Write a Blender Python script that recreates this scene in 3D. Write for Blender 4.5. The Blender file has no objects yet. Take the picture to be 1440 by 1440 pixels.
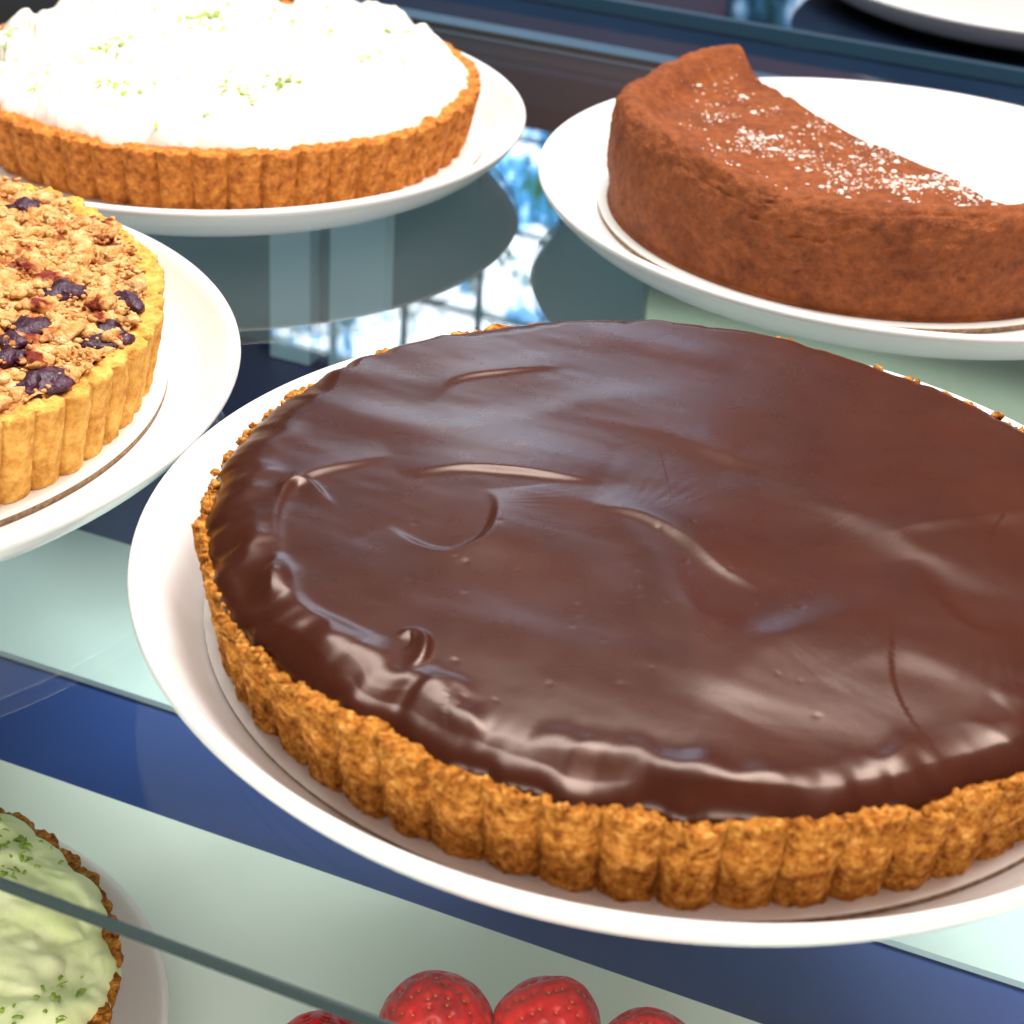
import bpy, bmesh, math, random
import numpy as np
from mathutils import Vector, Matrix
rnd=random.Random(11); rng=np.random.RandomState(5)
COL=bpy.context.scene.collection
# ---------------------------------------------------------------- camera (fitted)
F_PX=2589.3; PIT=math.radians(30.414); ROLL=math.radians(4.06); H=0.3109
_F=np.array([0,math.cos(PIT),-math.sin(PIT)]);_A=np.array([1.,0,0]);_U=np.array([0,math.sin(PIT),math.cos(PIT)])
CR=_A*math.cos(ROLL)+_U*math.sin(ROLL); CU=-_A*math.sin(ROLL)+_U*math.cos(ROLL); CF=_F
def ray(u,v):
    d=CR*((u-720)/F_PX)-CU*((v-720)/F_PX)+CF
    return d/np.linalg.norm(d)
def at(u,v,z):
    d=ray(u,v); t=(z-H)/d[2]; return np.array([d[0]*t,d[1]*t])
cd=bpy.data.cameras.new('camera'); cam=bpy.data.objects.new('camera',cd); COL.objects.link(cam)
cam.matrix_world=Matrix(((CR[0],CU[0],-CF[0],0),(CR[1],CU[1],-CF[1],0),(CR[2],CU[2],-CF[2],H),(0,0,0,1)))
cd.sensor_width=36; cd.lens=F_PX/1440*36; cd.clip_start=.01; cd.clip_end=100
cd.dof.use_dof=True; cd.dof.focus_distance=.60; cd.dof.aperture_fstop=18
bpy.context.scene.camera=cam
PHI=math.radians(-21); E1=np.array([math.cos(PHI),math.sin(PHI)]); E2=np.array([-math.sin(PHI),math.cos(PHI)])
def dep(u,v,z): return float(at(u,v,z)@E2)
# ---------------------------------------------------------------- helpers
def tag(o,label=None,cat=None,group=None,kind=None):
    if label:o['label']=label
    if cat:o['category']=cat
    if group:o['group']=group
    if kind:o['kind']=kind
    return o
def empty(name,loc,label,cat,group=None):
    o=bpy.data.objects.new(name,None); COL.objects.link(o); o.location=loc; o.empty_display_size=.01
    return tag(o,label,cat,group)
def mesh(name,v,f,m,parent=None,loc=(0,0,0),smooth=True,mi=None):
    me=bpy.data.meshes.new(name)
    me.from_pydata([tuple(p) for p in np.asarray(v).tolist()],[],f if isinstance(f,list) else f.tolist())
    for mm in (m if isinstance(m,(list,tuple)) else [m]): me.materials.append(mm)
    if smooth: me.polygons.foreach_set('use_smooth',[True]*len(me.polygons))
    if mi is not None: me.polygons.foreach_set('material_index',mi)
    me.update()
    o=bpy.data.objects.new(name,me); COL.objects.link(o); o.location=loc
    if parent: o.parent=parent
    return o
def gridf(n,m,wrap=True):
    i=np.arange(n if wrap else n-1); j=np.arange(m-1)
    I,J=np.meshgrid(i,j,indexing='ij'); I2=(I+1)%n
    return np.stack([I*m+J,I2*m+J,I2*m+J+1,I*m+J+1],-1).reshape(-1,4)
def vn(P,sc,seed=0):
    P=np.asarray(P,float)*sc+seed*17.317+1000.
    i=np.floor(P).astype(np.int64); f=P-i; f=f*f*(3-2*f)
    def h(a,b,c):
        n=((a*73856093)^(b*19349663)^(c*83492791))&0x7fffffff
        n=((n^(n>>13))*1274126177)&0x7fffffff
        n=n^(n>>15); return (n&0xffff)/65535.
    x,y,z=i[...,0],i[...,1],i[...,2]; fx,fy,fz=f[...,0],f[...,1],f[...,2]
    r=0
    for dx in(0,1):
        for dy in(0,1):
            for dz in(0,1):
                r=r+h(x+dx,y+dy,z+dz)*(fx if dx else 1-fx)*(fy if dy else 1-fy)*(fz if dz else 1-fz)
    return r*2-1
def fbm(P,sc,seed=0,o=3):
    r=0;a=1
    for k in range(o): r=r+a*vn(P,sc*2.03**k,seed+k); a*=.5
    return r/1.75
def xyz(x,y,z): return np.stack(np.broadcast_arrays(x,y,z),-1).astype(float)
# ---------------------------------------------------------------- materials
class NT:
    def __init__(s,name):
        s.m=bpy.data.materials.new(name); s.m.use_nodes=True; s.t=s.m.node_tree; s.t.nodes.clear()
        s.out=s.n('ShaderNodeOutputMaterial')
    def n(s,t,**k):
        x=s.t.nodes.new(t)
        for a,b in k.items(): setattr(x,a,b)
        return x
    def l(s,a,b): s.t.links.new(a,b)
    def noise(s,sc,det=4,rough=.55,coord=None):
        x=s.n('ShaderNodeTexNoise'); x.inputs['Scale'].default_value=sc; x.inputs['Detail'].default_value=det; x.inputs['Roughness'].default_value=rough
        s.l((coord or s.co()),x.inputs['Vector']); return x
    def co(s):
        if not hasattr(s,'_c'): s._c=s.n('ShaderNodeTexCoord')
        return s._c.outputs['Object']
    def ramp(s,fac,stops):
        r=s.n('ShaderNodeValToRGB'); e=r.color_ramp.elements
        while len(e)<len(stops): e.new(.5)
        for q,(p,c) in zip(e,stops): q.position=p; q.color=(*c,1)
        s.l(fac,r.inputs[0]); return r
def pmat(name,stops=None,base=None,rough=.5,nsc=200,bump=0,bsc=400,bdist=.001,spec=.5,coat=0,rvar=0,bdet=4,nrough=.55,stain=None,tint=None):
    t=NT(name); b=t.n('ShaderNodeBsdfPrincipled'); t.l(b.outputs[0],t.out.inputs[0])
    b.inputs['Roughness'].default_value=rough; b.inputs['Specular IOR Level'].default_value=spec
    if tint: b.inputs['Specular Tint'].default_value=(*tint,1)
    if stops:
        nz=t.noise(nsc,4,nrough); c=t.ramp(nz.outputs[0],stops).outputs[0]
        if stain:
            n2=t.noise(stain[0],3,.6); r2=t.ramp(n2.outputs[0],stain[1])
            mx=t.n('ShaderNodeMix',data_type='RGBA',blend_type='MULTIPLY'); mx.inputs[0].default_value=1
            t.l(c,mx.inputs[6]); t.l(r2.outputs[0],mx.inputs[7]); c=mx.outputs[2]
        t.l(c,b.inputs['Base Color'])
    else: b.inputs['Base Color'].default_value=(*base,1)
    if rvar:
        nr=t.noise(60,3); mr=t.n('ShaderNodeMapRange'); mr.inputs[3].default_value=rough-rvar; mr.inputs[4].default_value=rough+rvar
        t.l(nr.outputs[0],mr.inputs[0]); t.l(mr.outputs[0],b.inputs['Roughness'])
    if bump:
        bn=t.noise(bsc,bdet,.65); bp=t.n('ShaderNodeBump'); bp.inputs['Strength'].default_value=bump; bp.inputs['Distance'].default_value=bdist
        t.l(bn.outputs[0],bp.inputs['Height']); t.l(bp.outputs[0],b.inputs['Normal'])
    if coat: b.inputs['Coat Weight'].default_value=coat; b.inputs['Coat Roughness'].default_value=.12
    return t.m
M={}
M['china']=pmat('white_china',base=(.80,.805,.80),rough=.18,spec=.5,bump=.03,bsc=40,bdist=.002)
M['board']=pmat('white_card',base=(.74,.72,.68),rough=.6,bump=.1,bsc=300,bdist=.0005)
M['kraft']=pmat('brown_card_edge',stops=[(.3,(.12,.07,.035)),(.7,(.34,.22,.12))],rough=.9,nsc=500)
M['crust']=pmat('graham_crust',stops=[(.31,(.080,.021,.004)),(.42,(.29,.092,.013)),(.54,(.53,.21,.030)),(.71,(.88,.51,.15))],rough=.85,nsc=330,nrough=.8,bump=1,bsc=1000,bdist=.0011,spec=.12)
M['crust_dark']=pmat('brown_crust',stops=[(.28,(.16,.042,.009)),(.45,(.42,.135,.022)),(.6,(.62,.235,.042)),(.78,(.78,.41,.12))],rough=.8,nsc=240,nrough=.7,bump=.8,bsc=800,bdist=.0010,spec=.2)
M['crust_gold']=pmat('golden_crust',stops=[(.25,(.38,.15,.025)),(.45,(.64,.32,.065)),(.6,(.78,.46,.11)),(.8,(.88,.62,.22))],rough=.8,nsc=200,nrough=.7,bump=.8,bsc=700,bdist=.0010,spec=.15)
M['ganache']=pmat('chocolate_ganache',stops=[(.3,(.033,.0070,.0029)),(.7,(.046,.0102,.0042))],rough=.28,nsc=35,bump=.06,bsc=90,bdist=.0012,spec=.5,rvar=.06,bdet=3,tint=(1,.80,.70))
M['cake']=pmat('chocolate_cake',stops=[(.22,(.075,.018,.0045)),(.42,(.20,.053,.013)),(.6,(.28,.077,.019)),(.82,(.42,.135,.038))],rough=.7,nsc=220,nrough=.78,bump=1,bsc=800,bdist=.0012,spec=.25,stain=(45,[(.32,(.72,.66,.64)),(.52,(1,1,1))]))
M['sugar']=pmat('powdered_sugar',base=(.90,.84,.76),rough=.9)
M['cream']=pmat('whipped_cream',stops=[(.3,(.78,.76,.65)),(.7,(.88,.86,.78))],rough=.45,nsc=60,bump=.4,bsc=200,bdist=.0015)
M['lime_cream']=pmat('lime_cream',stops=[(.3,(.80,.93,.42)),(.7,(.92,.98,.60))],rough=.4,nsc=60,bump=.2,bsc=200,bdist=.001)
M['zest']=pmat('lime_zest',stops=[(.3,(.12,.26,.010)),(.7,(.40,.54,.05))],rough=.5,nsc=200)
PUR=(60,[(.36,(.28,.09,.15)),(.42,(.75,.55,.52)),(.46,(1,1,1))])
M['crumb']=pmat('streusel',stops=[(.25,(.38,.125,.028)),(.40,(.64,.295,.088)),(.54,(.81,.475,.185)),(.76,(.92,.71,.42))],rough=.9,nsc=170,nrough=.72,bump=1,bsc=520,bdist=.0022,spec=.12,stain=PUR)
M['fill']=pmat('baked_filling',stops=[(.30,(.34,.12,.035)),(.42,(.56,.25,.075)),(.54,(.74,.42,.15)),(.8,(.88,.64,.34))],rough=.8,nsc=150,nrough=.7,bump=1,bsc=420,bdist=.0028,spec=.2,stain=PUR)
M['berry']=pmat('blueberry_skin',stops=[(.3,(.014,.003,.010)),(.6,(.050,.008,.032)),(.85,(.18,.04,.09))],rough=.42,nsc=150,bump=.8,bsc=260,bdist=.0018)
M['straw']=pmat('strawberry_skin',stops=[(.3,(.36,.002,.004)),(.5,(.68,.006,.007)),(.75,(.85,.03,.016))],rough=.30,nsc=70,bump=.35,bsc=300,bdist=.0010,spec=.4,tint=(1,.8,.75))
M['seed']=pmat('strawberry_seed',base=(.66,.24,.05),rough=.5)
M['custard']=pmat('custard',base=(.75,.6,.3),rough=.4)
M['mint']=pmat('pale_shelf_board',stops=[(.3,(.76,.89,.81)),(.7,(.81,.92,.85))],rough=.45,nsc=12)
M['mint3']=pmat('pale_blue_green_board',stops=[(.3,(.50,.69,.69)),(.7,(.58,.76,.75))],rough=.45,nsc=10)
M['mint2']=pmat('grey_green_board',stops=[(.3,(.28,.37,.28)),(.7,(.34,.43,.33))],rough=.5,nsc=10)
M['navy']=pmat('navy_deck',stops=[(.3,(.012,.042,.19)),(.7,(.020,.060,.25))],rough=.4,nsc=8)
M['teal']=pmat('dark_teal_panel',stops=[(.3,(.05,.14,.18)),(.7,(.09,.20,.24))],rough=.35,nsc=9)
M['bar']=pmat('pale_blue_frame',base=(.42,.68,.78),rough=.4)
M['dark']=pmat('dark_back',stops=[(.3,(.006,.014,.036)),(.7,(.012,.028,.060))],rough=.06,nsc=6)
M['frame']=pmat('dark_window_frame',base=(.01,.015,.02),rough=.5)
M['steel']=pmat('blue_grey_metal',base=(.025,.070,.115),rough=.35)
M['edge']=pmat('glass_edge',base=(.006,.022,.024),rough=.35,spec=.25)
def glassmat():
    t=NT('clear_glass'); tr=t.n('ShaderNodeBsdfTransparent'); tr.inputs[0].default_value=(.965,.99,.985,1)
    gl=t.n('ShaderNodeBsdfGlossy'); gl.inputs['Roughness'].default_value=.008
    lw=t.n('ShaderNodeLayerWeight'); lw.inputs[0].default_value=.5
    pw=t.n('ShaderNodeMath',operation='POWER'); pw.inputs[1].default_value=5; t.l(lw.outputs['Facing'],pw.inputs[0])
    mr=t.n('ShaderNodeMath',operation='MULTIPLY_ADD'); mr.inputs[1].default_value=2.0; mr.inputs[2].default_value=.012; mr.use_clamp=True; t.l(pw.outputs[0],mr.inputs[0])
    mx=t.n('ShaderNodeMixShader'); t.l(mr.outputs[0],mx.inputs[0]); t.l(tr.outputs[0],mx.inputs[1]); t.l(gl.outputs[0],mx.inputs[2]); t.l(mx.outputs[0],t.out.inputs[0])
    return t.m
M['glass']=glassmat()
def viewmat(name,s1,s2,st,sh=0,b=0):
    t=NT(name); mp=t.n('ShaderNodeMapping'); mp.inputs['Location'].default_value=(sh,sh*.7,sh*.3); t.l(t.co(),mp.inputs[0])
    n1=t.noise(s1,8,.78,mp.outputs[0]); n2=t.noise(s2,6,.75,mp.outputs[0])
    r=t.ramp(n1.outputs[0],[(.40+b,(.006,.02,.03)),(.45+b,(.05,.17,.05)),(.475+b,(.03,.24,.70)),(.51+b,(.30,.8,1.4)),(.545+b,(1.9,2.1,2.3))])
    r2=t.ramp(n2.outputs[0],[(.42,(.04,.08,.07)),(.47,(1,1,1))])
    mx=t.n('ShaderNodeMix',data_type='RGBA',blend_type='MULTIPLY'); mx.inputs[0].default_value=1
    t.l(r.outputs[0],mx.inputs[6]); t.l(r2.outputs[0],mx.inputs[7])
    e=t.n('ShaderNodeEmission'); e.inputs[1].default_value=st; t.l(mx.outputs[2],e.inputs[0]); t.l(e.outputs[0],t.out.inputs[0]); return t.m
M['view']=viewmat('trees_and_sky',5.2,24,4.2)
M['view2']=viewmat('blue_lit_trees',17,42,1.6,3.7,.05)
# ---------------------------------------------------------------- setting
def quad(name,a0,a1,d0,d1,z,th,m,kind='structure'):
    """slab aligned with the shelf: a along E1, d along E2, top at z"""
    c=[E1*a+E2*d for a,d in((a0,d0),(a1,d0),(a1,d1),(a0,d1))]
    v=[(p[0],p[1],z-th) for p in c]+[(p[0],p[1],z) for p in c]
    f=[[3,2,1,0],[4,5,6,7],[0,1,5,4],[1,2,6,5],[2,3,7,6],[3,0,4,7]]
    o=mesh(name,v,f,m,smooth=False)
    if kind:o['kind']=kind
    return o
ZL=-.17
dF=dep(285,1335,0); dB=dep(1065,113,0)
quad('floor',-1.6,1.6,-.3,2.6,ZL,.02,M['navy'])
d1=dep(530,1252,ZL+.004)
tag(quad('shelf_board',-1.2,1.2,-.2,d1,ZL+.004,.003,M['mint'],None),'pale mint shelf board under the green tart and the strawberries','board')
d2=dep(110,950,ZL+.004); d3=dep(100,742,ZL+.004)
tag(quad('shelf_board',-1.2,1.2,d2,d3,ZL+.004,.003,M['mint3'],None),'pale blue green shelf board running behind the dark blue gap, under the chocolate tart','board')
dP=dep(430,560,ZL)
def onwall(u,v,d0):
    d=ray(u,v); t=d0/float(d[:2]@E2); return float((d[:2]*t)@E1)
aW=onwall(900,455,dP+.05)
tag(quad('shelf_board',aW+.004,1.6,d3+.02,dP+.0625,ZL+.004,.003,M['mint2'],None),'grey green board seen through the glass beyond the chocolate tart','board')
tag(quad('shelf_board',aW-.5,1.6,dP+.0645,dB+.30,ZL+.004,.003,M['mint2'],None),'farther grey green board low beneath the plate of the half chocolate cake','board')
sh=empty('glass_shelf',(0,0,0),'clear glass display shelf carrying the plated tarts, dark green front edge','shelf')
g=quad('glass_pane',-1.1,1.1,dF,dB,-.0006,.0032,M['glass'],None); g.parent=sh
g=quad('front_edge',-1.1,1.1,dF-.0012,dF-.0002,-.0004,.0036,M['edge'],None); g.parent=sh
g=quad('rear_edge',-1.1,1.1,dB+.0002,dB+.0022,-.0004,.0036,M['edge'],None); g.parent=sh
# rear counter behind the shelf
quad('rear_counter',-1.6,2.2,dB+.006,2.6,-.022,.02,M['dark'])
for uv,w,m in(((780,80),.035,'steel'),((1200,75),.006,'steel')):
    dd=dep(uv[0],uv[1],-.02); tag(quad('rail',-1.2,1.8,dd-w/2,dd+w/2,-.012,.009,M[m],None),'wide blue grey metal rail beyond the glass shelf' if w>.01 else 'thin blue grey metal strip along the dark rear counter','rail')
# back panel under the shelf with pale frame bars
def vert(name,a0,a1,d,z0,z1,th,m):
    return quad(name,a0,a1,d,d+th,z1,z1-z0,m,None)
bp=vert('back_wall',-1.3,aW,dP+.05,ZL+.001,-.024,.01,M['teal']); bp['kind']='structure'
for u,w in((412,.026),(505,.034)):
    a=onwall(u,440,dP+.04)
    tag(vert('door_frame_bar',a-w/2,a+w/2,dP+.036,ZL+.001,-.026,.012,M['bar']),'narrow pale blue upright bar seen through the glass, '+('left one' if u<450 else 'right one')+' of the pair behind','bar')
# windows behind the case whose reflections lie in the glass and the polished counter
D=1.9
def window(box,zp,label,na,nz,m):
    pts=[]
    u0,v0,u1,v1=box
    for u,v in((u0,v0),(u1,v0),(u0,v1),(u1,v1)):
        P=at(u,v,zp); d=ray(u,v); d=np.array([d[0],d[1],-d[2]]); t=(D-float(P@E2))/float(d[:2]@E2)
        q=np.array([P[0]+d[0]*t,P[1]+d[1]*t,zp+d[2]*t]); pts.append((float(q[:2]@E1),q[2]))
    a0=min(q[0] for q in pts);a1=max(q[0] for q in pts);z0=min(q[1] for q in pts);z1=max(q[1] for q in pts)
    win=empty('window',(0,0,0),label,'window')
    g=vert('pane',a0,a1,D,z0,z1,.005,m); g.parent=win
    for k in range(na+1):
        a=a0+(a1-a0)*k/na; g=vert('muntin',a-.0025,a+.0025,D-.02,z0,z1,.012,M['frame']); g.parent=win
    for k in range(nz+1):
        z=z0+(z1-z0)*k/nz; g=vert('muntin',a0,a1,D-.034,z-.0025,z+.0025,.012,M['frame']); g.parent=win
window((380,235,1010,470),0,'window with sunlit trees outside, mirrored as a blue bright patch in the glass shelf',6,3,M['view'])
window((1035,-25,1150,46),-.022,'small window with blue lit trees, mirrored in the dark counter beside the far corner plate',1,1,M['view2'])
# ---------------------------------------------------------------- plates and boards
def lathe(name,prof,n,m,parent=None,loc=(0,0,0),mi=None):
    th=np.linspace(0,2*math.pi,n,endpoint=False); pr=np.array(prof)
    v=xyz(np.cos(th)[:,None]*pr[None,:,0],np.sin(th)[:,None]*pr[None,:,0],pr[None,:,1]+0*th[:,None]).reshape(-1,3)
    f=gridf(n,len(pr)); 
    return mesh(name,v,f,m,parent,loc,True,None if mi is None else np.tile(mi,n))
def spline(P,k=6):
    P=np.array(P,float); out=[]
    Q=np.vstack([2*P[0]-P[1],P,2*P[-1]-P[-2]])
    for i in range(1,len(Q)-2):
        for t in np.linspace(0,1,k,endpoint=False):
            a,b,c,d=Q[i-1],Q[i],Q[i+1],Q[i+2]
            out.append(.5*((2*b)+(c-a)*t+(2*a-5*b+4*c-d)*t*t+(3*b-a-3*c+d)*t**3))
    out.append(P[-1]); return np.array(out)
def plate(c,R,label,z=0,zs=1):
    s=R/.16
    pr=[(.0005,.002),(.05,.002),(.098,.002),(.101,.000),(.105,.000),(.108,.003),(.128,.0048),(.144,.0095),(.154,.0165),(.1592,.0225),(.1603,.0245),(.1597,.0262),(.158,.0266),(.156,.0255),(.151,.0190),(.145,.0125),(.1395,.0090),(.133,.0076),(.11,.0072),(.06,.007),(.0005,.007)]
    pr=spline([(a*s,b*zs) for a,b in pr],4)
    return tag(lathe('plate',pr,160,M['china'],None,(c[0],c[1],z)),label,'plate')
def board(c,R,label,z=.0076):
    pr=[(.0005,0),(R-.0004,0),(R,.0004),(R,.0024),(R-.0005,.003),(R*.97,.003),(.0005,.003)]
    return tag(lathe('cake_board',pr,140,[M['board'],M['kraft']],None,(c[0],c[1],z),mi=[1,1,1,0,0,0]),label,'cake board')
cM=(.0475,.4650);cK=(.1608,.7985);cKc=(.1500,.8015);cC=(-.1600,.8600);cCt=(-.1540,.8660);cB=(-.2578,.5608);cBt=(-.2549,.5714)
plate((.0499,.4674),.16,'white plate under the chocolate glazed tart')
plate(cK,.16,'white plate under the half chocolate cake')
plate(cC,.153,'white plate under the white cream topped tart')
plate(cB,.16,'white plate under the blueberry crumble tart')
fp=at(1430,46,.002); plate(fp+fp/np.linalg.norm(fp)*.16,.16,'empty looking white plate at the far back in the top right corner',-.0218)
board(cM,.1365,'white card round with brown edge under the chocolate glazed tart')
board(cKc,.121,'white card round under the half chocolate cake')
board(cCt,.1275,'white card round under the white cream topped tart')
board(cBt,.1295,'white card round under the blueberry crumble tart')
ZB=.0106
# ---------------------------------------------------------------- fluted crust
def crust(name,parent,Rb,Rt,h,nfl,amp,m,th=.0065,per=22,noise=1.0,inner=.006,seed=0,nw=26,ex=.65,fh=0,grain=1):
    n=nfl*per; t=np.linspace(0,2*math.pi,n,endpoint=False)
    fl=np.abs(np.sin(t*nfl/2))**ex
    RN=np.random.RandomState(seed+77); fi=(t*nfl/(2*math.pi)).astype(int)%nfl
    step=(RN.uniform(-1,1,nfl)[fi])*fl**.5
    irr=1+.25*vn(xyz(np.cos(t)*3,np.sin(t)*3,0),4,seed+40)
    off=[];zz=[];fw=[]
    for k in range(nw):
        s=k/(nw-1); off.append(Rb+(Rt-Rb)*s); zz.append(h*s*.97); fw.append(1 if s>.05 else .8)
    for k in range(1,6):
        a=k/5*math.pi/2; off.append(Rt-.0010*(1-math.cos(a))); zz.append(h*.97+h*.03*math.sin(a)+.0005*math.sin(a)); fw.append(1-.06*k)
    for k in range(1,10): off.append(Rt-.0010-(th-.0010)*k/9); zz.append(h+.0004); fw.append(max(0,.55-.07*k))
    for k in range(1,4): off.append(Rt-th-.001*k/3); zz.append(h-inner*k/3); fw.append(0)
    off=np.array(off);zz=np.array(zz);fw=np.array(fw)
    r=off[None,:]+amp*(fl*irr)[:,None]*fw[None,:]-amp*.75*fw[None,:]
    zg=zz[None,:]+fh*step[:,None]*np.clip((zz/h-.5)/.5,0,1)[None,:]*(np.clip(fw*2,0,1))[None,:]
    P=xyz(np.cos(t)[:,None]*r,np.sin(t)[:,None]*r,zg)
    n1=fbm(P,110,seed,2); n2=vn(P,760,seed+9); n4=vn(P,420,seed+11); n3=vn(P,50,seed+5)
    pit=np.minimum(0,vn(P,260,seed+21)+.50)*2.4
    top=(zz>h*.85)[None,:]
    dr=noise*(.0004*n1+.00042*grain*n2+.00042*grain*n4+.0004*n3+.0014*pit)
    dz=noise*np.where(top,.0010*n1+.0007*n2+.0007*n4+.0010*n3+.0011*pit,.0003*n2)
    r2=r+dr
    P=xyz(np.cos(t)[:,None]*r2,np.sin(t)[:,None]*r2,np.maximum(P[...,2]+dz,0))
    return mesh(name,P.reshape(-1,3),gridf(n,len(off)),m,parent)
def lumps(name,parent,cs,rs,m,seed=0,sub=2,flat=.75,kind=None,rough=.22):
    V=[];Fc=[];base={};off=0
    R=np.random.RandomState(seed+3)
    subs=sub if isinstance(sub,(list,tuple)) else [sub]*len(cs)
    for k,(c,r) in enumerate(zip(cs,rs)):
        sb=subs[k]
        if sb not in base:
            bm=bmesh.new(); bmesh.ops.create_icosphere(bm,subdivisions=sb,radius=1)
            base[sb]=(np.array([v.co[:] for v in bm.verts]),np.array([[v.index for v in f.verts] for f in bm.faces])); bm.free()
        bv,bf=base[sb]
        s=np.array([1,R.uniform(.7,1.1),R.uniform(flat*.8,flat*1.15)])
        q=bv*(1+rough*1.6*vn(bv,1.6,seed+k*.37)[:,None]+rough*.6*vn(bv,4,seed+k*.7)[:,None])*s*r
        a=R.uniform(0,6.28);ca,sa=math.cos(a),math.sin(a)
        q=np.c_[q[:,0]*ca-q[:,1]*sa,q[:,0]*sa+q[:,1]*ca,q[:,2]]
        V.append(q+np.array(c)); Fc.append(bf+off); off+=len(bv)
    o=mesh(name,np.concatenate(V),np.concatenate(Fc),m,parent)
    if kind:o['kind']=kind
    return o
def strands(name,parent,cs,m,seed=0,L=(.003,.008),w=.0006,kind='stuff'):
    R=np.random.RandomState(seed);V=[];Fc=[];b=0
    for c in cs:
        a=R.uniform(0,6.28);l=R.uniform(*L);cv=R.uniform(-1.6,1.6);n=6;w0=w*R.uniform(.6,1.5)
        p=np.array(c,float);tilt=R.uniform(-.25,.35)
        for k in range(n):
            a+=cv/n; ww=w0*(1 if 0<k<n-1 else .5)*R.uniform(.8,1.3)
            nx,ny=-math.sin(a),math.cos(a)
            z=p[2]+.0005*math.sin(k/(n-1)*math.pi)
            V+= [(p[0]+nx*ww,p[1]+ny*ww,z),(p[0],p[1],z+ww*.9),(p[0]-nx*ww,p[1]-ny*ww,z)]
            p=p+np.array([math.cos(a),math.sin(a),tilt*.3])*l/n
        for k in range(n-1):
            q=b+k*3; Fc+=[[q,q+3,q+4,q+1],[q+1,q+4,q+5,q+2]]
        b+=n*3
    o=mesh(name,V,Fc,m,parent); o['kind']=kind; return o
# ---------------------------------------------------------------- chocolate tart
choc=empty('chocolate_tart',(cM[0],cM[1],ZB),'large whole tart with glossy dark chocolate top and fluted biscuit crust','tart')
HC=.0270
crust('crust',choc,.1325,.1372,HC,58,.0044,M['crust'],th=.014,per=28,noise=1.1,seed=1,nw=38,ex=.38,fh=.0013,grain=1.15)
N=1000
th=np.linspace(0,2*math.pi,N,endpoint=False)
ring=xyz(np.cos(th),np.sin(th),0*th)
fr=np.clip((-np.sin(th+.35)+.15)/1.0,0,1)            # towards the viewer / left
edge=.1358-.0026*fr+.0028*fr*vn(ring,5,61)+.0028*fr*vn(ring,12,62)+.0008*vn(ring,30,63)
ztop=HC+.0068
Wt=.0135+.0058*vn(ring,5,91)+.0030*vn(ring,12,92)
pw=1.75+.5*vn(ring,7,93)
rad=np.concatenate([np.linspace(.004,.80,150),np.linspace(.803,.93,60)])
dn=np.linspace(1,0,38)
Rr=np.concatenate([rad[None,:]*(edge-Wt-.0006)[:,None]/.93,(edge[:,None]-dn[None,:]*Wt[:,None])],1)
u=(1-dn)[None,:]**pw[:,None]; fall=1-np.sqrt(np.maximum(0,1-u))
T=.0084
zz=np.zeros_like(Rr); zz[:,len(rad):]=-T*fall
X=np.cos(th)[:,None]*Rr; Y=np.sin(th)[:,None]*Rr
hgt=np.zeros_like(X)
def stroke(px,amp,ws=.0012,wl=.007,side=1,wide=False):
    global hgt
    if not wide: ws=ws*1.8; amp=amp*.78; wl=wl*1.45
    pts=np.array([at(a,b,ZB+ztop)-np.array(cM) for a,b in px]); S=spline(pts,8)
    seg=np.linalg.norm(np.diff(S,axis=0),axis=1); cum=np.r_[0,np.cumsum(seg)]; L=cum[-1]
    best=np.full(X.shape,1e9);sd=np.zeros_like(X);tt=np.zeros_like(X)
    for i in range(len(S)-1):
        a=S[i];d=S[i+1]-a;l2=d@d
        qx=X-a[0];qy=Y-a[1]; t=np.clip((qx*d[0]+qy*d[1])/l2,0,1)
        ex=qx-t*d[0];ey=qy-t*d[1];dd=ex*ex+ey*ey
        m=dd<best; best=np.where(m,dd,best)
        sd=np.where(m,np.sign(d[0]*qy-d[1]*qx)*np.sqrt(dd),sd); tt=np.where(m,(cum[i]+t*seg[i])/L,tt)
    sd=sd*side
    tp=np.sin(np.pi*np.clip(tt,0.0,1))**1.1
    hgt+=amp*.001*tp*np.where(sd>0,np.exp(-(sd/ws)**2),np.exp(-(np.abs(sd)/wl)**1.5))
ST=[([(395,800),(383,740),(400,690),(440,664),(500,650),(555,638)],1.5,.0012,.006,-1),
([(560,668),(640,658),(720,662),(800,672),(860,678)],1.7,.0014,.009,-1),
([(540,742),(590,772),(640,780),(688,757),(702,715),(690,690)],2.1,.0010,.010,1),
([(830,712),(900,726),(960,758),(1010,800),(1075,835)],2.2,.0016,.014,-1),
([(890,790),(940,850),(1000,885),(1080,905),(1200,900)],.9,.003,.012,1),
([(1270,790),(1310,850),(1370,895),(1470,905)],2.4,.0025,.018,1),
([(1240,752),(1340,735),(1460,712)],1.8,.002,.014,-1),
([(600,562),(640,530),(720,518),(800,512)],.9,.001,.006,-1),
([(820,580),(940,610),(1060,650),(1230,690)],.9,.003,.012,-1),
([(375,770),(412,850),(480,890),(560,915)],1.5,.0016,.008,1),
([(1150,960),(1260,920),(1380,960),(1470,1000)],1.2,.004,.018,-1),
([(1040,515),(1180,556),(1300,600),(1450,690)],.7,.004,.014,1),
([(392,705),(405,680),(432,678),(455,700),(468,712)],1.3,.0006,.002,1),
([(560,902),(578,893),(598,905),(594,930),(570,948)],2.6,.0006,.002,1),
([(560,1010),(600,970),(640,965),(670,990)],1.5,.0015,.004,1),
([(900,1060),(960,1090),(1040,1095),(1100,1080)],1.3,.002,.005,-1),
([(380,850),(385,800),(400,780)],1.2,.001,.003,1),
]
for s in ST: stroke(*s)
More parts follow.
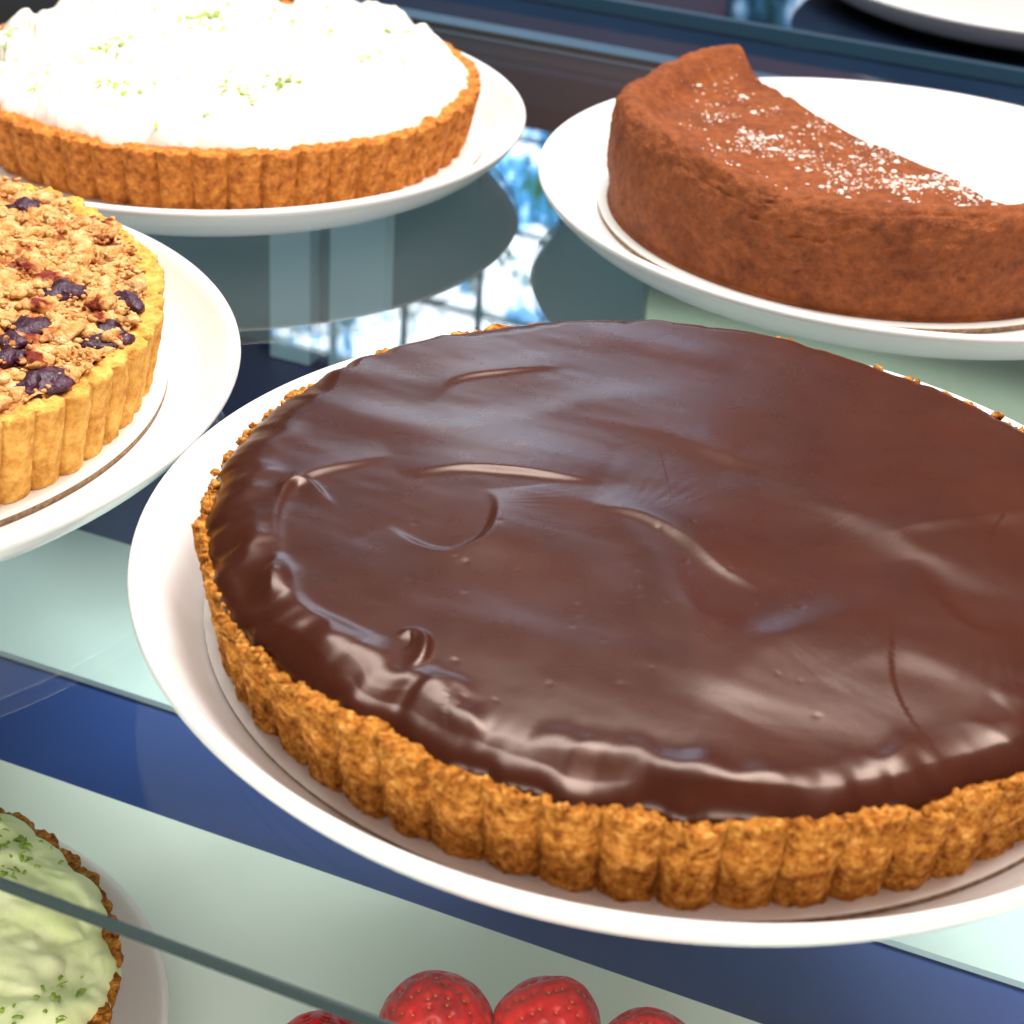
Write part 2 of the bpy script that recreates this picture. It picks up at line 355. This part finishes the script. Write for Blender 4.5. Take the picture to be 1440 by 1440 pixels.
for px,a,w1,w2,sd in(([(430,760),(560,850),(760,900),(980,960),(1200,1080)],.7,.010,.034,1),
 ([(690,690),(850,715),(960,830),(1000,1000),(990,1090)],1.6,.008,.030,-1),
 ([(480,600),(680,600),(900,560),(1100,600)],.6,.010,.028,1),
 ([(1020,660),(1200,720),(1350,800),(1470,820)],1.6,.008,.026,-1),
 ([(1010,1000),(1120,900),(1240,870),(1330,900)],1.3,.009,.026,1)):
    stroke(px,a,w1,w2,sd,True)
Pz=xyz(X,Y,0)
warp=xyz(X*.9+.016*vn(Pz,18,70)+Y*.3,Y*1.7+.016*vn(Pz,18,71)+X*.5,0)
hgt+=.0008*vn(warp,17,72)+.00028*vn(warp,38,73)+.00005*vn(warp,110,74)
# a few burst air bubbles in the surface
for k in range(46):
    a,b=rnd.uniform(520,1150),rnd.uniform(720,1010); p=at(a,b,ZB+ztop)-np.array(cM); rr0=rnd.uniform(.0005,.0010)
    d2=((X-p[0])**2+(Y-p[1])**2)/rr0**2; hgt-=.00012*np.exp(-d2)
ins=edge[:,None]-Rr
lipw=np.clip(-np.sin(th+.30)+.10,0,1)**.6
lipc=(.0125+.0045*vn(ring,6,80)+.0025*vn(ring,15,81))[:,None]
lip=(.0010*np.clip(.5+1.4*vn(ring,5,65)+1.2*vn(ring,13,66),0,3)*lipw)[:,None]*np.exp(-((ins-lipc)/.0046)**2)
drift=(.0022*vn(ring,5,67)*fr)[:,None]*np.exp(-((ins-.006)/.006)**2)
fade=np.clip(ins/.006,0,1)
Z=ztop+zz+(hgt+lip+drift)*(.15+.85*fade)
wob=(.0016*vn(ring,20,68)*fr)[:,None]*np.exp(-(ins/.004)**2)
X=X+np.cos(th)[:,None]*wob;Y=Y+np.sin(th)[:,None]*wob
Xu=np.cos(th)[:,None]*(edge-.006)[:,None];Yu=np.sin(th)[:,None]*(edge-.006)[:,None]
V=xyz(np.concatenate([X,Xu],1),np.concatenate([Y,Yu],1),np.concatenate([Z,np.full_like(Xu,HC-.004)],1))
m_=V.shape[1]
ff=gridf(N,m_).tolist(); ff.append([i*m_ for i in range(N)][::-1])
mesh('chocolate_glaze',V.reshape(-1,3),ff,M['ganache'],choc)
cs=[];rs=[]
for u,v in((1270,530),(1283,533),(1225,517),(1415,600),(1422,606),(1390,585)):
    p=at(u,v,ZB+HC+.004)-np.array(cM);p=p/np.linalg.norm(p)*.1362;cs.append((p[0],p[1],HC+.0012+.001*rnd.random()));rs.append(rnd.uniform(.0014,.0026))
for k in range(200):
    a=rnd.uniform(2.6,6.283);rr0=rnd.uniform(.1345,.1370);cs.append((rr0*math.cos(a),rr0*math.sin(a),HC+.0002+rnd.uniform(-.0006,.0006)));rs.append(rnd.uniform(.0005,.0015))
lumps('loose_crumbs',choc,cs,rs,M['crust'],seed=3,kind='stuff',rough=.35)
# ---------------------------------------------------------------- cream tart
def puff(X,Y,n,R,rad,amp,seed):
    Rn=np.random.RandomState(seed);h=np.zeros_like(X)
    for k in range(n):
        a=Rn.uniform(0,6.283);r=R*math.sqrt(Rn.uniform(0,1));rr=Rn.uniform(*rad);am=Rn.uniform(*amp)
        d2=((X-r*math.cos(a))**2+(Y-r*math.sin(a))**2)/rr**2
        h=np.maximum(h,am*np.sqrt(np.maximum(0,1-d2)))
    return h
def creamtop(parent,R,zc,hh,npuff,rad,amp,m,seed,n=560,mr=170,dome=.006,swirl=0,fa=.0012,edg=1,fw=.11):
    t=np.linspace(0,2*math.pi,n,endpoint=False);rg=xyz(np.cos(t),np.sin(t),0*t)
    ed=R+edg*(.0035*vn(rg,6,seed)+.0024*vn(rg,14,seed+1)+.0006*vn(rg,30,seed+2))
    s=np.concatenate([np.linspace(.004,.86,mr),np.linspace(.865,1,50)])
    Rr=ed[:,None]*s[None,:];x=np.cos(t)[:,None]*Rr;y=np.sin(t)[:,None]*Rr
    P=xyz(x,y,0)
    w=xyz(x+.008*vn(P,40,seed+2)+.004*vn(P,130,seed+12),y+.008*vn(P,40,seed+3)+.004*vn(P,130,seed+13),0)
    e1=np.clip((1-s)/.14,0,1); ef=(e1*e1*(3-2*e1))[None,:]
    pf=puff(w[...,0],w[...,1],npuff,R,rad,amp,seed); pm=(amp[0]+amp[1])*.42
    h=hh+dome*(1-s[None,:]**2)+pm+(pf-pm)*(.35+.65*ef)+ef*(fa*fbm(P,150,seed+4)+fa*1.2*(.5-np.abs(vn(w,170,seed+8))))
    if swirl: h+=swirl*np.abs(vn(w,55,seed+7))
    q=np.clip((1-s)/fw,0,1);fall=np.sqrt(1-(1-q)**2)
    z=zc+(h)*fall[None,:]-.002*(1-fall)[None,:]
    V=xyz(x,y,z).reshape(-1,3);mm=len(s);ff=gridf(n,mm).tolist();ff.append([i*mm for i in range(n)][::-1])
    o=mesh('cream_topping',V,ff,m,parent)
    def height(px,py):
        a=math.atan2(py,px)%(2*math.pi);i=int(a/(2*math.pi)*n)%n;r=math.hypot(px,py)/ed[i];j=min(mm-1,int(np.searchsorted(s,r)));return z[i,j]
    return o,height
ct=empty('cream_tart',(cCt[0],cCt[1],ZB),'tart piled with white whipped cream and green lime zest, fluted brown crust','tart')
crust('crust',ct,.1180,.1238,.0275,50,.0036,M['crust_dark'],th=.009,per=18,noise=.9,seed=12,nw=24,ex=.45,fh=.0006)
_,hf=creamtop(ct,.1175,.026,.0005,330,(.007,.018),(.002,.0145),M['cream'],20,n=700,mr=220,fa=.0036,dome=.001,edg=1.3,fw=.08)
zs=[]
for u,v,k,sp in((305,28,30,20),(180,125,18,18),(400,122,15,12),(335,135,16,20),(520,75,11,12),(12,66,13,14),(165,66,12,14),(250,20,8,20),(560,40,4,20),(90,180,6,14),(70,110,4,30),(480,30,4,30),(230,170,3,40)):
    for _k in range(k):
        p=at(u+rnd.gauss(0,sp),v+rnd.gauss(0,sp*.35),ZB+.038)-np.array(cCt)
        if np.hypot(*p)<.112: zs.append((p[0],p[1],hf(p[0],p[1])+.0006))
for _k in range(14):
    a=rnd.uniform(0,6.28);r=.105*math.sqrt(rnd.random());x,y=r*math.cos(a),r*math.sin(a);zs.append((x,y,hf(x,y)+.0006))
strands('lime_zest',ct,zs,M['zest'],5,(.003,.008),.0007)
# ---------------------------------------------------------------- blueberry crumble tart
bt=empty('crumble_tart',(cBt[0],cBt[1],ZB),'golden crumble tart with blueberries and pale fluted crust, cut by the left edge','tart')
HB=.030
crust('crust',bt,.1235,.1292,HB,64,.0036,M['crust_gold'],th=.008,per=18,noise=.85,seed=30,nw=24,ex=.45,fh=.0010)
n=360;mr=130;t=np.linspace(0,2*math.pi,n,endpoint=False);s=np.linspace(.004,1,mr)
Rr=.1225*s[None,:]+0*t[:,None];x=np.cos(t)[:,None]*Rr;y=np.sin(t)[:,None]*Rr;P=xyz(x,y,0)
zt=HB+.0012+.0035*(1-s[None,:]**4)+.0025*fbm(P,70,35)+.0018*vn(P,200,36)+.0012*vn(P,420,37)
V=xyz(x,y,zt).reshape(-1,3);ff=gridf(n,mr).tolist();ff.append([i*mr for i in range(n)][::-1])
mesh('filling',V,ff,M['fill'],bt)
def bz(x,y):
    r=math.hypot(x,y)/.1225; p=np.array([[x,y,0.]]); return HB+.0012+.0035*(1-r**4)+.0025*float(fbm(p,70,35)[0])
bpos=[]
for u,v in((105,540),(88,556),(122,552),(20,475),(38,458),(185,470),(168,458),(30,290),(190,418),(92,415),(5,500)):
    bpos.append(at(u,v,ZB+HB+.004)-np.array(cBt))
for k in range(16):
    a=rnd.uniform(1.9,5.0);r=.108*math.sqrt(rnd.random());bpos.append(np.array([r*math.cos(a),r*math.sin(a)]))
for k,p in enumerate(bpos):
    r=np.linalg.norm(p)
    if r>.117: p=p/r*.117
    bpos[k]=p
    o=lumps('blueberry',bt,[(0,0,0)],[rnd.uniform(.0058,.0082)],M['berry'],seed=60+k,sub=3,flat=.5,rough=.34)
    o.location=(p[0],p[1],bz(*p)-.0006)
cs=[];rs=[];sb=[]
while len(cs)<4800:
    big=len(cs)<1200
    a=rnd.uniform(0,6.283);r=(.120 if big else .1240)*math.sqrt(rnd.random());x,y=r*math.cos(a),r*math.sin(a)
    near=min((x-q[0])**2+(y-q[1])**2 for q in bpos)
    if near<(.0068 if big else .0042)**2 and rnd.random()<.88: continue
    if big: rad_=rnd.uniform(.0024,.0062); cs.append((x,y,bz(x,y)+rnd.uniform(-.0018,.0004))); sb.append(3)
    else: rad_=rnd.lognormvariate(math.log(.00088),.45); cs.append((x,y,bz(x,y)+rnd.uniform(.0002,.0028))); sb.append(1 if rad_<.0013 else 2)
    rs.append(min(rad_,.0062))
lumps('crumb_topping',bt,cs,rs,M['crumb'],seed=9,kind='stuff',rough=.45,sub=sb,flat=.6)
# ---------------------------------------------------------------- half chocolate cake
ck=empty('chocolate_cake',(cKc[0],cKc[1],ZB),'half of a sunken chocolate cake dusted with powdered sugar','cake')
RK=.1160;n=480;t=np.linspace(0,2*math.pi,n,endpoint=False)
prof=spline([(.0005,0),(.06,0),(RK-.004,0),(RK-.0005,.002),(RK+.0005,.010),(RK+.0015,.022),(RK+.0012,.034),(RK-.0005,.0420),(RK-.004,.0468),(RK-.009,.0476),(RK-.015,.0435),(RK-.022,.0378),(RK-.035,.0352),(.06,.0345),(.02,.0340),(.0005,.0340)],10)
r=prof[None,:,0]+0*t[:,None];z=prof[None,:,1]+0*t[:,None]
P=xyz(np.cos(t)[:,None]*r,np.sin(t)[:,None]*r,z)
wall=np.clip((r-.07)/.03,0,1);zw=np.clip(z/.01,0,1)
n1=fbm(P,40,80);n2=fbm(xyz(P[...,0]*1,P[...,1]*1,P[...,2]*2.2),130,81);n3=vn(P,400,82)
cre=np.maximum(0,.2-np.abs(vn(xyz(P[...,0],P[...,1],P[...,2]*3),50,84)))*4
pit=np.minimum(0,vn(P,260,88)+.5)*2.5
r2=r+wall*zw*(.0026*n1+.0006*n2+.0005*n3-.0005*cre+.0011*pit)
topm=np.clip((z-.028)/.006,0,1)
crk=np.maximum(0,.10-np.abs(vn(P,38,86)))*10
z2=z+topm*(.0018*n1+.0009*n2+.0003*n3+.0036*vn(P,20,85)-.0006*cre-.0014*crk*np.clip((.100-r)/.02,0,1))
V=xyz(np.cos(t)[:,None]*r2,np.sin(t)[:,None]*r2,np.maximum(z2,0))
mm=len(prof);ff=gridf(n,mm).tolist()
cko=mesh('cake_body',V.reshape(-1,3),ff,M['cake'],ck)
A=at(1032,70,ZB+.0445)-np.array(cKc);B=at(1405,279,ZB+.036)-np.array(cKc)
dv=(B-A)/np.linalg.norm(B-A);nrm=np.array([-dv[1],dv[0]])
if nrm@(-np.array(cKc))>0: nrm=-nrm
bm=bmesh.new();bm.from_mesh(cko.data);bmesh.ops.remove_doubles(bm,verts=bm.verts,dist=.0003)
rr_=bmesh.ops.bisect_plane(bm,geom=bm.verts[:]+bm.edges[:]+bm.faces[:],plane_co=(A[0],A[1],0),plane_no=(nrm[0],nrm[1],0),clear_outer=True)
ed=[e for e in rr_['geom_cut'] if isinstance(e,bmesh.types.BMEdge)]
fl=bmesh.ops.edgeloop_fill(bm,edges=ed)
for f in fl['faces']: f.smooth=False
bm.to_mesh(cko.data);bm.free();cko.data.update()
from mathutils.bvhtree import BVHTree
bv=BVHTree.FromPolygons([v.co[:] for v in cko.data.vertices],[p.vertices[:] for p in cko.data.polygons])
cs=[];rs=[]
for k in range(6800):
    s_=rnd.random();b_=at(1000+390*s_+rnd.gauss(0,26),165+112*s_+rnd.gauss(0,32),ZB+.037)-np.array(cKc)
    if vn(np.array([[b_[0],b_[1],0]]),80,90)[0]<rnd.uniform(-.3,.8): continue
    if (b_-A)@nrm>-.001 or np.hypot(*b_)>.104: continue
    hit=bv.ray_cast((b_[0],b_[1],.2),(0,0,-1))
    if hit[0] is None: continue
    cs.append((b_[0],b_[1],hit[0].z+.00005));rs.append(min(.0017,rnd.lognormvariate(math.log(.00034),.66)))
if cs: lumps('powdered_sugar',ck,cs,rs,M['sugar'],seed=21,sub=1,flat=.5,kind='stuff')
# ---------------------------------------------------------------- lower shelf: lime tart and strawberries
ZS=ZL+.0045
cl=at(-270,1385,ZS+.03)
plate(cl,.114,'small white plate under the pale green lime tart on the lower shelf',ZS-.0003,.40)
lt=empty('lime_tart',(cl[0],cl[1],ZS+.0027),'pale green lime cream tart with zest on the lower shelf, bottom left','tart')
crust('crust',lt,.090,.099,.029,44,.003,M['crust'],th=.007,per=16,noise=1,seed=50,nw=18)
_,hl=creamtop(lt,.0955,.0275,.003,80,(.014,.030),(.002,.009),M['lime_cream'],51,n=420,mr=130,dome=.004,swirl=.005,fa=.0008)
zs=[]
for k in range(3000):
    a=rnd.uniform(0,6.283);r=.090*math.sqrt(rnd.random());x,y=r*math.cos(a),r*math.sin(a)
    if vn(np.array([[x,y,0]]),90,52)[0]<rnd.uniform(0,.6): continue
    zs.append((x,y,hl(x,y)+.0003))
strands('lime_zest',lt,zs,M['zest'],8,(.001,.0055),.00046)
cS=at(700,1650,ZS+.03)
st=empty('berry_tart',(cS[0],cS[1],ZS),'tart holding the red strawberries at the bottom edge','tart')
crust('crust',st,.064,.068,.026,30,.003,M['crust_gold'],per=12,noise=.5,seed=55,nw=14)
lathe('custard',[(.0005,.024),(.05,.0235),(.062,.022)],60,M['custard'],st)
def strawberry(px,R,rot,label):
    p=at(px[0],px[1],ZS+.038)
    root=empty('strawberry',(p[0],p[1],ZS+.038),label,'strawberry','strawberries on the lower shelf')
    n=120;t=np.linspace(0,2*math.pi,n,endpoint=False)
    pr=spline([(.0003,-.72),(.45,-.70),(.82,-.52),(1.0,-.12),(.93,.28),(.72,.62),(.44,.90),(.2,1.03),(.0003,1.06)],10)*R
    r=pr[None,:,0]+0*t[:,None];z=pr[None,:,1]+0*r
    P=xyz(np.cos(t)[:,None]*r,np.sin(t)[:,None]*r,z);P=P*(1+.12*vn(P,60,rot*10)[...,None])
    sd=[]
    for k in range(14):
        lat=.04+.92*k/14;j=int(lat*(len(pr)-1));cnt=max(3,int(16*pr[j,0]/R))
        for q in range(cnt): sd.append((int((q+.5*(k%2)+rnd.uniform(-.15,.15))/cnt*n)%n,min(len(pr)-1,max(0,j+rnd.choice((-1,0,0,1))))))
    pts=np.array([P[i,j] for i,j in sd])
    dm=np.full(P.shape[:2],1e9)
    for q in pts: dm=np.minimum(dm,((P-q)**2).sum(-1))
    nn=P/np.linalg.norm(P,axis=-1,keepdims=True)
    P=P-nn*(.0012*np.exp(-dm/(.0013**2)))[...,None]
    o=mesh('fruit',P.reshape(-1,3),gridf(n,len(pr)),M['straw'],root)
    q=np.array([P[i,j] for i,j in sd])
    so=lumps('seeds',root,q+nn[[a for a,b in sd],[b for a,b in sd]]*.0002,[.00056]*len(q),M['seed'],seed=4,sub=1,flat=.6,rough=.05);so['kind']='stuff'
    root.rotation_euler=(rnd.uniform(-.35,.35),rnd.uniform(-.35,.35),rot)
strawberry((615,1442),.0183,.4,'red strawberry in the middle left, half hidden by the glass edge')
strawberry((770,1448),.0188,1.7,'red strawberry to the right of the one touching the glass edge')
strawberry((458,1496),.0174,2.9,'leftmost red strawberry, mostly behind the dark glass edge')
strawberry((908,1492),.0172,4.2,'rightmost red strawberry, only its top in view')
# ---------------------------------------------------------------- light
def area(name,loc,target,sx,sy,p,col):
    l=bpy.data.lights.new(name,'AREA');l.shape='RECTANGLE';l.size=sx;l.size_y=sy;l.energy=p;l.color=col
    o=bpy.data.objects.new(name,l);COL.objects.link(o);o.location=loc
    o.rotation_euler=(Vector(target)-Vector(loc)).to_track_quat('-Z','Y').to_euler();return o
area('case_lamp',(-.10,.84,.95),(-.02,.6,0),.9,.36,14,(1,.98,.95))
area('ceiling_lamp',(.42,.66,1.20),(.08,.45,0),.6,.5,19,(1,.95,.88))
area('front_fill',(-.12,-.32,.10),(.05,.30,-.12),.8,.2,5.6,(1,.96,.90))  # added fill light, brightens the lower shelf and the crust fronts
w=bpy.data.worlds.new('World');bpy.context.scene.world=w;w.use_nodes=True
nt=w.node_tree;bg=nt.nodes['Background'];bg.inputs[1].default_value=1
tc=nt.nodes.new('ShaderNodeTexCoord');sp=nt.nodes.new('ShaderNodeSeparateXYZ');nt.links.new(tc.outputs['Generated'],sp.inputs[0])
def wr(sock,c0,c1,p0,p1):
    rp=nt.nodes.new('ShaderNodeValToRGB');e=rp.color_ramp.elements
    e[0].position=p0;e[0].color=(*c0,1);e[1].position=p1;e[1].color=(*c1,1);nt.links.new(sock,rp.inputs[0]);return rp
mrx=nt.nodes.new('ShaderNodeMapRange');mrx.inputs[1].default_value=-.10;mrx.inputs[2].default_value=.30;nt.links.new(sp.outputs['X'],mrx.inputs[0])
r1=wr(sp.outputs['Z'],(.085,.09,.10),(.31,.30,.29),0,.9)
r2=wr(mrx.outputs[0],(.50,.48,.46),(2.4,1.15,.95),0,1)
mu=nt.nodes.new('ShaderNodeMix');mu.data_type='RGBA';mu.blend_type='MULTIPLY';mu.inputs[0].default_value=1
nt.links.new(r1.outputs[0],mu.inputs[6]);nt.links.new(r2.outputs[0],mu.inputs[7]);nt.links.new(mu.outputs[2],bg.inputs[0])
sc=bpy.context.scene;sc.view_settings.view_transform='Standard';sc.view_settings.look='None';sc.view_settings.exposure=0
